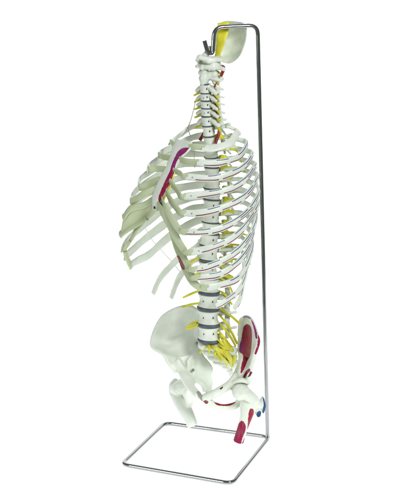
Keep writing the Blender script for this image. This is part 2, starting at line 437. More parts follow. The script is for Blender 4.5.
# --- atlas and axis
def P(px, py, L=0.0): return TH.onL(px, py, L)
def local_chain(c, cen, fr_, pts, R, K=1.5): c.chain([cen + fr_.L * x * 1.22 * CM - fr_.F * y * 1.1 * CM + np.array([0, 0, z * 1.08 * CM]) for x, y, z in pts], [r * CM * K for r in R])
ax_c = P(205.3, 77.5); c = Clay()
for s in (-1, 1):
    local_chain(c, ax_c, TH, [(0, 0, .1), (s * .9, .5, .55), (s * 1.7, .7, .7)], [.75, .55, .45])
    local_chain(c, ax_c, TH, [(s * .9, .6, .0), (s * 1.9, .9, -.25), (s * 2.5, 1.2, -.45)], [.4, .3, .2])
    local_chain(c, ax_c, TH, [(s * 1.2, .9, .2), (s * 1.2, 1.9, -.1), (0, 3.0, -.1)], [.4, .35, .4])
    local_chain(c, ax_c, TH, [(0, 2.9, -.1), (s * .3, 3.8, -.5)], [.4, .28])
for s in (-1, 1): local_chain(c, ax_c, TH, [(s * 1.1, .8, .1), (s * 1.2, 1.1, -.8)], [.42, .4])
local_chain(c, ax_c, TH, [(0, -.25, -.75), (0, -.3, 0), (0, -.1, .9), (0, 0, 1.7)], [.62, .7, .5, .38])
link('vertebra', c.skin('vertebra', .0009, 3), M_bone, sk, label='axis vertebra with peg below the ring shaped atlas')
at_c = P(206.5, 66.5); c = Clay()
for s in (-1, 1):
    local_chain(c, at_c, TH, [(0, -.75, -.05), (s * .8, -.5, .0), (s * 1.5, .2, .05)], [.38, .4, .6])
    local_chain(c, at_c, TH, [(s * 1.4, .1, .45), (s * 1.6, .9, .35), (s * 1.5, 1.3, .1)], [.5, .55, .4])
    local_chain(c, at_c, TH, [(s * 1.6, .6, 0), (s * 2.5, .8, -.15), (s * 3.1, .9, -.3)], [.42, .3, .28])
    local_chain(c, at_c, TH, [(s * 1.4, .9, 0), (s * 1.2, 2.0, .1), (0, 2.8, .15)], [.35, .3, .34])
local_chain(c, at_c, TH, [(0, -1.0, -.25), (0, -.95, .15)], [.3, .3])
link('vertebra', c.skin('vertebra', .0009, 3), M_bone, sk, label='ring shaped atlas vertebra at the top of the neck')
# occipital condyle block sitting on the atlas
c = Clay(); oc = P(206.0, 59.5)
for s in (-1, 1):
    local_chain(c, oc, TH, [(s * 1.2, -.6, -.1), (s * 1.5, .5, -.05), (s * 1.3, 1.4, .1)], [.42, .5, .45])
    local_chain(c, oc, TH, [(s * 1.2, -.5, .1), (s * .5, -1.2, .35), (0, -1.5, .6)], [.4, .34, .36])
    local_chain(c, oc, TH, [(s * 1.5, .4, .1), (s * 2.5, .9, .05)], [.42, .32])
    local_chain(c, oc, TH, [(s * 1.3, 1.2, .1), (s * .9, 2.6, .0), (0, 3.4, -.05)], [.42, .32, .36])
local_chain(c, oc, TH, [(0, -.9, .4), (0, .2, 1.1), (0, .9, 1.9)], [.4, .42, .36])
condyle = c.skin('occipital_bone', .001, 3)
# occipital squama: shallow bowl with a thick lip
OUT = [(217.5, 60), (215.5, 52), (214.5, 42), (215.5, 32), (219, 24.5), (224.5, 21), (231, 20.8), (237.5, 21.6), (243, 22.8), (246.3, 27.5), (246.4, 34), (245.3, 42), (243, 49), (240, 55.5), (235.5, 60.5), (230, 63.5), (223.5, 62.5)]
Z = lambda x: -(x - 214) * .0010
ring = np.array([at_y(x, y, ys + .030 - (x - 231) * .0009 + .0) for x, y in OUT])
ring, _ = spline(np.vstack([ring, ring[:1]]), None, 5); ring = ring[:-1]
cenp = ring.mean(0); nr = len(ring); fr_n = unit(np.cross(ring[nr // 4] - cenp, ring[0] - cenp)); fr_n = fr_n if fr_n[1] > 0 else -fr_n
V = []; F = []; RS = [1, .985, .95, .86, .74, .6, .45, .3, .15]
def bowl(r): return .016 * (1 - r ** 2.4)
for side in (0, 1):
    for r in RS:
        for q in ring:
            th_ = .0016 + .0014 * max(0, (r - .8) / .2)
            off = bowl(r) + (th_ if side else -th_) * (1 if r < 1 else .5)
            V.append(cenp + (q - cenp) * r + fr_n * off + rng.normal(0, 1) * 0)
    V.append(cenp + fr_n * (bowl(0) + (.0016 if side else -.0016)))
nS = len(RS) * nr + 1
for side in (0, 1):
    o0 = side * nS
    for i in range(len(RS) - 1):
        for k in range(nr):
            f = [o0 + i * nr + k, o0 + i * nr + (k + 1) % nr, o0 + (i + 1) * nr + (k + 1) % nr, o0 + (i + 1) * nr + k]; F.append(f if side else f[::-1])
    for k in range(nr):
        f = [o0 + (len(RS) - 1) * nr + k, o0 + (len(RS) - 1) * nr + (k + 1) % nr, o0 + nS - 1]; F.append(f if side else f[::-1])
for k in range(nr): F.append([k, (k + 1) % nr, nS + (k + 1) % nr, nS + k])
ob = link('occipital_bone', mesh('occipital_bone', V, F), M_plate, sk)
link('condyle_block', condyle, M_bone, ob)
# ridge on the inside of the bowl
# yellow brain stem running down the left of the bowl into the neck
bsL = [(217.8, 23), (217.6, 28), (217.4, 34), (216.8, 41), (215.8, 48), (214.8, 55), (214.5, 60)]
bsR = [(229.5, 21.5), (229, 28), (228, 34), (225.5, 41), (223, 48), (220.5, 55), (217.5, 61)]
yoff = [.027, .021, .017, .015, .017, .019, .02]
V = []; F = []; seg = 14; nb = 25
def rs(Q): return spline(np.c_[np.array(Q), np.array(yoff)], None, 4)[0]
A, B = rs(bsL), rs(bsR)
for (xa, ya, da), (xb, yb_, db) in zip(A, B):
    pa, pb = at_y(xa + rng.normal(0, .12), ya, ys + da), at_y(xb + rng.normal(0, .35), yb_, ys + db - .006); mid_ = (pa + pb) / 2; hx = (pb - pa) / 2
    for k in range(seg):
        t = 2 * math.pi * k / seg; V.append(mid_ + hx * math.cos(t) + np.array([0, -.003, 0]) * math.sin(t))
for i in range(len(A) - 1):
    for k in range(seg): F.append([i * seg + k, i * seg + (k + 1) % seg, (i + 1) * seg + (k + 1) % seg, (i + 1) * seg + k])
F.append(list(range(seg))[::-1]); F.append([(len(A) - 1) * seg + k for k in range(seg)])
link('brain_stem', mesh('brain_stem', V, F), M_yel, sk)

# --- sternum
ST = [(184, 140.5), (182, 147), (176.5, 156), (171, 167), (166, 178), (162, 188), (158.5, 197), (156, 204), (154.8, 210)]
stw = [2.3, 2.6, 1.75, 1.35, 1.55, 1.8, 1.7, 1.0, .45]
SC, SW = spline([TH.onL(x, y, 0) for x, y in ST], stw, 8)
Tn = unit(np.gradient(SC, axis=0)); Nn = unit(np.cross(Tn, TH.L)); Nn = Nn * np.sign((Nn @ TH.F))[:, None]
me = ribbon('sternum', SC, Nn, SW * CM, .0042, 40, uv=False)
# denser, then painted: pectoral origin on the model's left half
def dense(me, n=2):
    o = bpy.data.objects.new('t', me); COL.objects.link(o); q = o.modifiers.new('s', 'SUBSURF'); q.levels = n; q.render_levels = n
    out = bpy.data.meshes.new_from_object(o.evaluated_get(bpy.context.evaluated_depsgraph_get())); bpy.data.objects.remove(o); return smooth(out)
me = dense(me, 2)
paint(me, [([(189.5, 147.5), (183, 148), (178, 151.5), (174.5, 158), (172, 164), (170, 172), (173.5, 176), (175.5, 165), (179, 158), (186, 152)], PURP),
           ([(171, 169), (166, 179), (162, 188), (158.5, 197), (159, 201.5), (161.5, 200), (165, 192), (170, 184), (173.5, 176)], CRIM),
           ([(153.5, 206), (155.5, 206.5), (155.5, 209), (153.5, 209)], DARK)])
link('sternum', me, M_bonep, sk)
def sternum_edge(px_y, side):
    k = int(np.argmin(np.abs(proj(SC)[:, 1] - px_y))); return SC[k] + TH.L * side * SW[k] * CM * .85, Nn[k]

# --- ribs.  Chest outline per rib (photo x of right and left extreme), then the near side of each left rib
XR = [238, 246, 251.3, 254.6, 256.4, 257, 256.6, 254.6, 252, 251, 247, 243]
XL = [171, 159, 148, 139, 131.5, 125, 122, 122.5, 125, 129, 140, 160]
NEAR = [
 [(236.5, 134), (232, 141), (224, 145.5), (216, 148.5), (208, 148.5), (202.5, 147)],
 [(245, 148), (241, 155), (234, 159.5), (222, 163), (210, 163.3), (197, 162)],
 [(250.8, 156), (247, 164), (240, 170), (230, 174.5), (215, 178), (200, 178.5), (186, 177)],
 [(254, 167), (249, 176.5), (241, 183.5), (230, 189), (215, 193.5), (200, 195.3), (184, 196)],
 [(256, 180), (251, 189.5), (243, 198), (232, 204.5), (220, 209), (205, 212.6), (195, 213.3), (184, 213)],
 [(256.6, 197), (250, 209.5), (239, 219), (224, 227.5), (205, 232.5), (186, 232.5)],
 [(255.6, 210), (247, 223.5), (235, 236.5), (220, 245.5), (205, 250), (191, 252)],
 [(253.8, 226), (247, 240), (235, 254), (224, 260.5), (209, 266.5), (195, 269)],
 [(251.4, 240), (247, 252), (239, 262), (228, 270), (216, 275.8), (198, 278)],
 [(250, 257), (245, 269), (237, 280), (223, 285.2), (206.5, 287.6)],
 [(246.5, 270), (239.5, 291), (233, 296.5), (225, 301), (216, 306)],
 [(242.8, 288), (241, 296), (238, 303), (234, 309)]]
HEADV = list(range(5, 17))
RIB = []
mpx = lambda z: PXM
for r in range(12):
    xr, xl = XR[r], XL[r]
    # chest cylinder for this rib: silhouette rays at the height of the rib
    ym = np.mean([p[1] for p in NEAR[r]])
    sr = at_y(xr, ym, ys)[0]; sl = at_y(xl, ym, ys)[0]
    cs, sn = math.cos(TH.ang), math.sin(TH.ang)
    half = (sr - sl) / 2; midx = (sr + sl) / 2 - S[0]
    ratio = .9 if r > 0 else .88
    b_ = half / math.sqrt(cs ** 2 + (ratio * sn) ** 2); a = b_ * ratio; F0 = -midx / sn
    cxy = S + TH.F * F0
    zk = []; pk = []
    for (px, py) in NEAR[r]:
        d = ray(px, py); o_ = CAMP - cxy
        A_ = (d @ TH.F / a) ** 2 + (d @ TH.L / b_) ** 2
        B_ = 2 * ((o_ @ TH.F) * (d @ TH.F) / a ** 2 + (o_ @ TH.L) * (d @ TH.L) / b_ ** 2)
        C_ = (o_ @ TH.F / a) ** 2 + (o_ @ TH.L / b_) ** 2 - 1
        disc = max(B_ * B_ - 4 * A_ * C_, 0); t = (-B_ - math.sqrt(disc)) / (2 * A_)
        q = CAMP + d * t - cxy; phi = math.atan2(q @ TH.L / b_, -(q @ TH.F) / a)
        pk.append(phi); zk.append(q[2] + cxy[2] if cxy[2] else (CAMP + d * t)[2])
    cen, va, vb, vh, vfr = VERT[HEADV[r]]
    head_z = cen[2] + vh * .38
    headL = cen + TH.L * va * .95 - TH.F * vb * .45; headL[2] = head_z
    tubL = cen + TH.L * (va * 2.0) - TH.F * va * 2.15; tubL[2] = cen[2] + vh * .42
    def ring_pt(phi, z, side): return cxy + TH.F * (-a * math.cos(phi)) + TH.L * side * b_ * math.sin(phi) + np.array([0, 0, z])
    ph_s = .52 if r < 10 else .60
    order = np.argsort(pk); pk = np.array(pk)[order]; zk = np.array(zk)[order]
    zs_ = head_z - .004
    z_lat = zk[0]; ph_a = np.concatenate([[ph_s, ph_s + (pk[0] - ph_s) * .35], pk]); z_a = np.concatenate([[zs_ - .002, zs_ - .25 * (zs_ - z_lat)], zk])
    n = 52; ph = np.linspace(ph_s, pk[-1], n); zz = np.interp(ph, ph_a, z_a)
    for _ in range(10): zz[1:-1] = (zz[:-2] + 2 * zz[1:-1] + zz[2:]) / 4
    RIB.append(dict(a=a, b=b_, F0=F0, cxy=cxy, ph=ph, z=zz, head=(cen, va, vb, vh), ring=ring_pt))
    for side in (1, -1):
        mir = lambda q: q if side > 0 else q - 2 * TH.L * ((q - S) @ TH.L)
        body = np.array([ring_pt(p_, z_, side) for p_, z_ in zip(ph, zz)])
        pre = spline([mir(headL), (mir(headL) + mir(tubL)) / 2, mir(tubL), body[2]], None, 5)[0][:-1]
        if side < 0 and r >= 10:
            own = [(197, 247, -3.0), (184, 255, -7.0), (172, 264.5, -8.6), (160, 279, -9.2), (152.8, 294, -9.0)] if r == 10 else [(198, 259, -3.0), (189, 264, -5.4), (181.5, 274, -6.6), (175, 287, -7.0), (171, 299, -6.8)]
            body = spline([TH.onL(*q) for q in own], None, 12)[0]; pre = spline([mir(headL), body[0]], None, 6)[0][:-1]; body = np.vstack([body[:1], body[:1], body])
        Pts = np.vstack([pre, body[2:]])
        for _ in range(6): Pts[3:-3] = (Pts[2:-4] + 2 * Pts[3:-3] + Pts[4:-2]) / 4
        out_ = Pts - cxy; out_[:, 2] = 0; out_ = unit(out_); out_ = unit(np.stack([(out_ @ TH.F) / a, (out_ @ TH.L) / b_], 1)); Nv = out_[:, :1] * TH.F + out_[:, 1:] * TH.L
        Nv = Nv + np.array([0, 0, .16 if r > 0 else .9])
        m_ = len(Pts); u = np.linspace(0, 1, m_)
        hw = np.interp(u, [0, .06, .14, .3, .8, .96, 1], [.0042, .0032, .0044, .0055, .0060, .0062, .0056]) * (1 if r < 10 else .85)
        if r == 0: hw = hw * 1.15
        hw = hw * (1.14 if side > 0 else 1.58 if r > 5 else 1.36 if r > 3 else 1.24)
        ht = np.interp(u, [0, .1, .2, .9, 1], [.0042, .0034, .0034, .0026, .0024])
        hw = hw * (1 + .06 * np.sin(u * 23 + r * 1.7) + .035 * np.sin(u * 51 + r * 3.1)); 
        Pts = Pts + np.array([0, 0, 1]) * (.0008 * np.sin(u * 17 + r * 2))[:, None]
        me = ribbon('rib', Pts, Nv, hw, ht, 24, rev=True)
        lined = side > 0 and r > 0
        o = link('rib', me, M_rib if lined else M_bone, sk)
        if side > 0 and 1 < r < 8:      # screw at the cartilage joint
            pe = Pts[-4] + unit(Nv[-4]) * .0022; base = ICOV * .0014
            link('screw', mesh('screw', base + pe, ICOF), M_screw, o)
        if side > 0: RIB[-1]['end'] = Pts[-1]; RIB[-1]['tan'] = unit(Pts[-1] - Pts[-4]); RIB[-1]['nv'] = Nv[-1]; RIB[-1]['hw'] = hw[-1]

# --- costal cartilages, both sides from the left set
def lin(q, n): return [q[0] + (q[-1] - q[0]) * t for t in np.linspace(0, 1, n)]
CART = {0: [(196, 147)], 1: [(188, 161.5)], 2: [(180.5, 173.5)], 3: [(177, 190)], 4: [(176.5, 208), (170, 199)], 5: [(178.5, 229), (170.5, 216), (164.5, 206)],
        6: [(185, 251), (177.5, 240), (169, 223), (162, 211)], 7: [(188.5, 267), (182, 257), (176, 243), (170.5, 229)], 8: [(192.5, 277), (187, 268), (181, 255), (175.5, 243)], 9: [(200, 287.6), (193, 282), (187, 271), (182, 259), (178, 250)]}
ATT = {0: 146, 1: 159, 2: 170, 3: 181, 4: 190.5, 5: 198.5, 6: 205}
RROW = {}
RCART = {5: ([(130.5, 209), (143, 205.5), (154.5, 199.5)], -1.6), 6: ([(128, 229), (139, 222), (150, 213), (156, 207)], -1.0)}
SKIPR = (7, 8, 9)
for r, mids in CART.items():
    e = RIB[r]['end'] - RIB[r]['tan'] * .004; Le = (e - S) @ TH.L / CM
    if r in ATT: fin, _n = sternum_edge(ATT[r], 1); Lf = (fin - S) @ TH.L / CM
    else: fin = None; Lf = {7: 3.6, 8: 4.6, 9: 5.4}[r]
    pts = [e] + ([e + RIB[r]['tan'] * .010] if r > 1 else [])
    for k, (px, py) in enumerate(mids):
        t = (k + 1) / (len(mids) + (1 if fin is not None else 0)); pts.append(TH.onL(px, py, Le + (Lf - Le) * t))
    if fin is not None: pts.append(fin)
    w0 = {0: .006, 5: .006, 6: .0075, 7: .0075, 8: .007, 9: .007}.get(r, .0056)
    Pc, Wc = spline(pts, (np.linspace(.0058, w0, len(pts)) if r < 7 else np.concatenate([np.linspace(.0058, w0, len(pts) - 2), [w0 * .9, w0 * .55]])) * (1.12 if r < 3 else np.linspace(1.05, 1.32, len(pts))), 8)
    Fq, Lq, zq = TH.loc(Pc); Nc = np.stack([np.cos(Lq * 9), np.sin(Lq * 9)], 1); Nc = Nc[:, :1] * TH.F + Nc[:, 1:] * TH.L
    Nc = Nc + np.array([0, 0, -.25])
    for side in (1, -1):
        if side < 0 and r in SKIPR: continue
        if side < 0 and r in RCART:      # the far side has its own measured course
            e2 = e - 2 * TH.L * ((e - S) @ TH.L); t2 = RIB[r]['tan'] - 2 * TH.L * (RIB[r]['tan'] @ TH.L); mids2, Lend = RCART[r]
            pt2 = [e2, e2 + t2 * .008] + [TH.onL(x, y, -Le + (Lend + Le) * (k + 1) / len(mids2)) for k, (x, y) in enumerate(mids2)]
            Pc, Wc = spline(pt2, np.linspace(.0062, w0, len(pt2)) * 1.1, 8); RROW[r] = Pc
            Lq = (Pc - S) @ TH.L; Nc = np.cos(Lq * 9)[:, None] * TH.F + np.sin(Lq * 9)[:, None] * TH.L + np.array([0, 0, -.25])
            link('costal_cartilage', ribbon('costal_cartilage', Pc, Nc, Wc, .0030, 20, uv=False), M_cart, sk); continue
        mirP = Pc if side > 0 else Pc - 2 * np.outer((Pc - S) @ TH.L, TH.L); mirN = Nc if side > 0 else Nc - 2 * np.outer(Nc @ TH.L, TH.L)
        me = ribbon('costal_cartilage', mirP, mirN, Wc, .0024, 20, uv=False)
        if side > 0 and r in (7, 8, 9, 6):
            me = dense(me, 2); paint(me, [([(176.5, 256), (179, 256), (184.5, 266), (184.5, 269.5), (182, 269), (178.5, 263)], (.34, .12, .11))])
        link('costal_cartilage', me, M_cartp if me.attributes.get('paint') else M_cart, sk)
mirr = lambda q: q - 2 * TH.L * ((q - S) @ TH.L)
for pth, wd in (([mirr(RIB[9]['end']) - np.array([0, 0, .002])] + [mirr(RIB[k]['end']) * wk + TH.onL(x, y, -9.5) * (1 - wk) for k, x, y, wk in ((9, 129.5, 263, .6), (8, 128, 256, .5), (7, 128.5, 247, .5), (7, 132.5, 238, .1))] + [TH.onL(138.5, 226, -7), TH.onL(147, 217, -4)], [.0055, .0070, .0088, .0088, .0080, .0075, .007]),):
    Pc, Wc = spline(pth, wd, 8); Wc = Wc * (1 + .12 * np.sin(np.arange(len(Wc)) * .8)); Lq = (Pc - S) @ TH.L; Nc = np.cos(Lq * 9)[:, None] * TH.F + np.sin(Lq * 9)[:, None] * TH.L
    link('costal_cartilage', ribbon('costal_cartilage', Pc, Nc, Wc, .0034, 20, uv=False), M_cart, sk)
# web of cartilage between the sixth to eighth cartilages of each side
for side in (1, -1):
    g = []
    row_a = [sternum_edge(199, 1)[0]] + [TH.onL(x, y, L_) for x, y, L_ in ((166, 208, 2.6), (171.5, 218, 4.0), (176.5, 229, 5.4))]
    row_b = [sternum_edge(206, 1)[0]] + [TH.onL(x, y, L_) for x, y, L_ in ((162.5, 212, 2.2), (169, 224, 3.5), (177, 240, 5.2))]
    A_, B_ = spline(row_a, None, 8)[0], spline(row_b, None, 8)[0]
    if side < 0: A_, B_ = RROW[5][4:], RROW[6][4:]; nn = min(len(A_), len(B_)); A_ = A_[np.linspace(0, len(A_) - 1, nn).astype(int)]; B_ = B_[np.linspace(0, len(B_) - 1, nn).astype(int)]
    V = []; F = []; nA = len(A_); nM = 5
    for sgn in (1, -1):
        for i in range(nA):
            for k in range(nM):
                t = k / (nM - 1); q = A_[i] * (1 - t) + B_[i] * t + TH.F * (.0012 * sgn)
                V.append(q)
    for s2 in range(2):
        for i in range(nA - 1):
            for k in range(nM - 1):
                q = s2 * nA * nM; f = [q + i * nM + k, q + i * nM + k + 1, q + (i + 1) * nM + k + 1, q + (i + 1) * nM + k]; F.append(f if s2 else f[::-1])
    link('costal_cartilage', mesh('costal_cartilage', V, F), M_cart, sk)
# yellowish intercostal strip painted beside the sternum
tube_obj('thoracic_nerve', [TH.onL(x, y, L_) for x, y, L_ in ((175, 172, 2.0), (171.5, 184, 2.1), (166.5, 194, 2.2), (163, 203, 2.2))], [.0012, .0016, .0016, .001], M_nerve, sk)

# --- pelvis -----------------------------------------------------------------
def Q(px, py, F): return PV.onF(px, py, F)
def plate(c, A, B, t0, bulge, nA=34, nB=18):
    """solid curved plate lofted between two edges; bulge (metres) pushes the middle backwards"""
    def res(E):
        E = spline(np.array([Q(*p) for p in E]), None, 10)[0]; d = np.r_[0, np.cumsum(np.linalg.norm(np.diff(E, axis=0), axis=1))]; s = np.linspace(0, d[-1], nA)
        return np.stack([np.interp(s, d, E[:, k]) for k in range(3)], 1)
    A, B = res(A), res(B); t = np.linspace(0, 1, nB)[None, :, None]
    G = A[:, None] * (1 - t) + B[:, None] * t
    G = G - PV.F * (bulge * np.sin(np.pi * t) * np.sin(np.pi * np.linspace(.12, .88, nA))[:, None, None])
    n = unit(np.cross(np.gradient(G, axis=0), np.gradient(G, axis=1)))
    th_ = (t0 / 2) * (1 + .5 * (2 * np.abs(t - .5)) ** 3)
    V = np.concatenate([(G + n * th_).reshape(-1, 3), (G - n * th_).reshape(-1, 3)]); F = []; o = nA * nB
    for i in range(nA - 1):
        for k in range(nB - 1):
            f = [i * nB + k, i * nB + k + 1, (i + 1) * nB + k + 1, (i + 1) * nB + k]; F.append(f); F.append([o + x for x in f[::-1]])
    def side(idx):
        for x, y in zip(idx[:-1], idx[1:]): F.append([x, o + x, o + y, y])
    side([i * nB for i in range(nA)]); side([(nA - 1) * nB + k for k in range(nB)]); side([i * nB + nB - 1 for i in range(nA)][::-1]); side(list(range(nB))[::-1])
    c.add(V, F); return A, B
def qchain(c, pts): c.chain([Q(*p[:3]) for p in pts], [p[3] * .001 for p in pts])
# right hip bone (far side, seen from the inside)
c = Clay()
crest = [(198, 311, -4.5), (190, 306.8, -3.5), (180, 307.6, -2.3), (170, 311.5, -1.2), (162, 317.5, -.2), (156, 327.5, .8), (152, 339, 2), (152, 346.5, 2.8), (157, 351, 3), (163.5, 355, 3), (167.5, 362, 3), (175, 371, 2.5)]
arc = [(199, 322, -4.5), (199, 332, -4.2), (198.5, 342, -3.8), (197, 350, -2.5), (194, 357, -1.5), (191, 364, -.5), (187, 370, .5), (182, 375, 1.2)]
plate(c, crest, arc, .0055, .012)
c.chain([Q(*p) for p in crest], [.0045, .005, .0045, .004, .004, .0042, .0042, .0042, .0035, .0035, .004, .005])
plate(c, [(198, 346, -2.6), (203.5, 356, -3), (212, 367.2, -3.5), (210.5, 375, -3), (212, 384, -2.5), (209.5, 391, -1)], [(186, 361, .6), (186.5, 369, 1.0), (189, 376.5, 1.4), (194.6, 380.8, .6), (202, 385, 0), (204, 392, .5)], .008, .002)
qchain(c, [(182, 371, 1.4, 10), (187, 380, 2.4, 11), (191.5, 388, 3.6, 9), (197.5, 394.5, 4.6, 8.5)])
qchain(c, [(209.5, 390, -1, 7), (206.5, 395.5, 1.5, 5), (200, 397.5, 4.2, 5.5)])
qchain(c, [(178, 361, 1.4, 6), (181, 367, 1.4, 8), (185, 373, 1.4, 9), (189, 374, .8, 7)])
plate(c, [(166, 359.5, 2.5), (174, 367.5, 2.3), (181, 374, 2.2), (186.5, 383, 2.8), (191, 391, 3.8)], [(195, 354, -1.9), (195.5, 362, -1.1), (195.5, 370, -.3), (195.5, 376, .3), (197, 381, .8)], .009, .005)
qchain(c, [(183, 372, 1.4, 7), (187, 379, 1.6, 9), (190.5, 384, 2.2, 8)])
hipR = link('hip_bone', c.skin('hip_bone', .0013, 12), M_bone, sk, label='plain white hip bone without muscle paint')
for (x, y, F_) in ((198, 342.5, -3.2), (194, 369.5, .9)):
    pe = Q(x, y, F_) + PV.F * .004; link('screw', mesh('screw', ICOV * .0034 * np.array([1, .6, 1]) + pe, ICOF), M_screw, hipR)
# left hip bone (near side, painted)
c = Clay()
Lm = [(244.5, 317.5, -5), (240.5, 321.5, -5.2), (239, 335, -5), (238.5, 348, -4), (239.5, 356, -3), (238.5, 364, -2), (236, 371, -1), (232.5, 378, 0)]
Lr = [(249, 317.8, -3.8), (252.5, 322.5, -2.5), (256.3, 333, -1), (258, 341, .5), (257, 347, 2), (254.7, 354, 2.5), (253, 362, 2.5), (250.5, 369, 2.2)]
plate(c, Lr, Lm, .006, .012)
c.chain([Q(*p) for p in ([Lm[2], Lm[1], Lm[0]] + Lr)], [.0040, .0045, .0045, .005, .005, .005, .005, .0045, .004, .004, .005])
qchain(c, [(244, 360, .2, 8), (243.5, 371, .4, 12), (242.5, 380, 0, 17)])
qchain(c, [(231.5, 388.5, 1.8, 4.5), (234, 382.8, 2.1, 5), (240, 380.3, 2.2, 5.5), (245.5, 380.8, 1.8, 5.5), (249, 382.5, 1.4, 4.5)])
qchain(c, [(250.5, 366, 2.2, 4), (250, 374, 2.2, 6), (249, 380, 1.5, 7)])
qchain(c, [(237, 376, .5, 9), (229.5, 384.5, 2, 9), (221.5, 389.8, 3.3, 9.2), (213, 394.5, 4.2, 9), (205.5, 397.5, 4.6, 9)])
qchain(c, [(205.5, 399, 4.4, 8), (212.5, 404.4, 3.5, 8.5), (222, 407.2, 2, 7.4), (232, 406.6, .5, 8.2), (238.5, 403, -.5, 8), (243, 394, -1, 12)])
me = c.skin('hip_bone', .0011, 6)
LIL = (.22, .16, .30)
paint(me, [([(243.5, 326.5), (247, 324), (250.8, 327), (252, 335), (251.3, 348), (250, 356), (247, 361.5), (244, 369.5), (240.8, 373.3), (241.2, 366), (243, 358), (242.5, 354.2), (239.6, 352), (239.4, 347), (241.2, 340), (242.3, 333)], RED),
           ([(239.6, 352), (239.4, 346), (241.3, 340), (243.5, 339), (244, 347), (243, 353.5)], (.20, .02, .13)),
           ([(250.5, 318.2), (253.5, 322.5), (256.5, 331), (257.4, 338), (255.6, 338), (254.2, 330), (252.5, 324.5)], PURP),
           ([(258, 334), (260.5, 341), (259, 348), (256, 354.5), (254.6, 353), (257, 346), (257.8, 340)], CRIM),
           ([(243.5, 315), (247, 315.5), (250.5, 317.5), (250, 319), (246.5, 317.6), (243.5, 318)], LIL),
           ([(246, 371), (249, 368.5), (250.5, 370), (247.5, 374), (244.5, 377.5), (243, 377)], CRIM),
           ([(250.5, 371), (252.5, 372.5), (250, 376.5), (247.5, 377.5)], (.12, .02, .04)),
           ([(219.5, 388.5), (223, 386.2), (223.2, 387.8), (220.5, 390)], DARK),
           ([(213.5, 402), (217, 405), (223, 406), (230, 405.6), (235, 402.6), (234.6, 401), (229, 403.6), (222.5, 404.2), (217.6, 403)], RED),
           ([(203, 401), (206, 400.2), (208.5, 402), (206.5, 404), (203.5, 403.5)], (.20, .03, .03))])
hipL = link('hip_bone', me, M_bonep, sk, label='hip bone with red and purple muscle paint on its wing')
# pubic symphysis
c = Clay(); qchain(c, [(198.2, 392.5, 4.9, 3.5), (200.5, 396, 5.1, 4), (202.3, 399.5, 5, 3.5)])
link('pubic_symphysis', c.skin('pubic_symphysis', .0011, 3), M_wire, sk)
# sacrum and coccyx
c = Clay(); base = PV.onL(209.3, 345.5, 0)
sac = [(209.3, 346, 2.4, 1.5), (213, 352, 2.2, 1.3), (217.5, 357.5, 1.9, 1.1), (222, 362, 1.6, .95), (226.5, 366, 1.25, .8), (229.5, 369.5, .8, .6), (231, 373.5, .5, .45)]
for (x, y, w, t) in sac:
    p_ = PV.onL(x, y, 0); c.ball(p_, 1, np.stack([PV.L * w * CM, PV.F * t * CM, np.array([0, 0, .9 * CM])], 1))
for s in (-1, 1):
    for k, (x, y, w, t) in enumerate(sac[:4]):
        p_ = PV.onL(x, y, 0); c.chain([p_ + PV.L * s * 1.4 * CM, p_ + PV.L * s * ((3.3 if s < 0 else 3.9) - .55 * k) * CM - PV.F * (2.9 - .3 * k) * CM + np.array([0, 0, -.012])], [.0115 - .001 * k, .0105 - .001 * k])
for k, (x, y, w, t) in enumerate(sac[:5]):
    p_ = PV.onL(x, y, 0) - PV.F * (t + .5) * CM; c.ball(p_, .0055)
sacrum = link('sacrum', c.skin('sacrum', .0013, 3), M_bone, sk)

# --- femurs
c = Clay()
qchain(c, [(182.5, 386, -.6, 17), (179, 388.5, -.6, 16.5), (176.4, 389, -1.0, 14.5)])
qchain(c, [(175.3, 381.5, -1.6, 7.5), (173.6, 386, -1.6, 10.5), (174.4, 392, -1.4, 12.2), (177.5, 398, -1, 13)])
c.rod([Q(176.5, 393, -1), Q(181, 402, -.6), Q(186.4, 412, -.2), Q(190.5, 420, .1), Q(193, 426.3, .3)], [.0140, .0158, .0146, .0126, .0114])
qchain(c, [(186, 390, -.6, 12), (188.5, 397, -.5, 11), (188.5, 404, -.3, 9.5)])
link('femur', c.skin('femur', .0012, 6), M_bone, sk, label='plain white thigh bone stump')
c = Clay()
c.ball(Q(240.6, 391.5, 1.9), .0192)
qchain(c, [(243, 392, 1.6, 14.5), (249, 396, 1, 13), (254, 401, .2, 13)])
qchain(c, [(254, 403, 0, 12.5), (259, 404.5, -1, 10.5), (262, 401, -1.6, 6), (262.2, 397.5, -1.8, 3)])
qchain(c, [(262.2, 400, -1.6, 4.5), (264, 406, -1.6, 4.2), (262, 412.5, -1.4, 4.5), (258.5, 416, -1, 5)])
qchain(c, [(254, 404, -.4, 11), (257, 409, -1, 8.5), (258, 413, -1.2, 6.5)])
qchain(c, [(247, 400, .6, 12), (243.5, 404, .6, 8), (244, 412, .6, 9)])
c.rod([Q(250, 401.5, .4), Q(248.3, 410, .6), Q(244.8, 421, .9), Q(241.6, 431, 1.2), Q(238.4, 441.5, 1.4)], [.0165, .0150, .0118, .0108, .0112])
me = c.skin('femur', .0010, 6)
paint(me, [([(241.2, 420.5), (243.5, 421.5), (245.8, 426), (245.2, 431), (242.5, 438), (239.5, 446), (230.5, 446), (231, 440), (234.5, 433), (237, 426)], CRIM),
           ([(250, 408.8), (253, 409), (253.8, 413), (251.5, 420), (249.6, 428), (247.6, 433.5), (247.4, 428), (248, 420), (248.6, 413)], (.28, .01, .03)),
           ([(247.5, 433), (249, 430), (246, 438), (242.5, 446), (241, 445.5), (244, 439)], (.30, .03, .06)),
           ([(262.5, 396.5), (265.5, 399), (266.5, 407), (264.5, 413), (262.2, 412), (263.6, 405), (263, 400)], BLUE),
           ([(257, 412.2), (259.5, 410.8), (261.2, 413), (260, 416.6), (257.5, 417), (256.4, 415)], BLUE)])
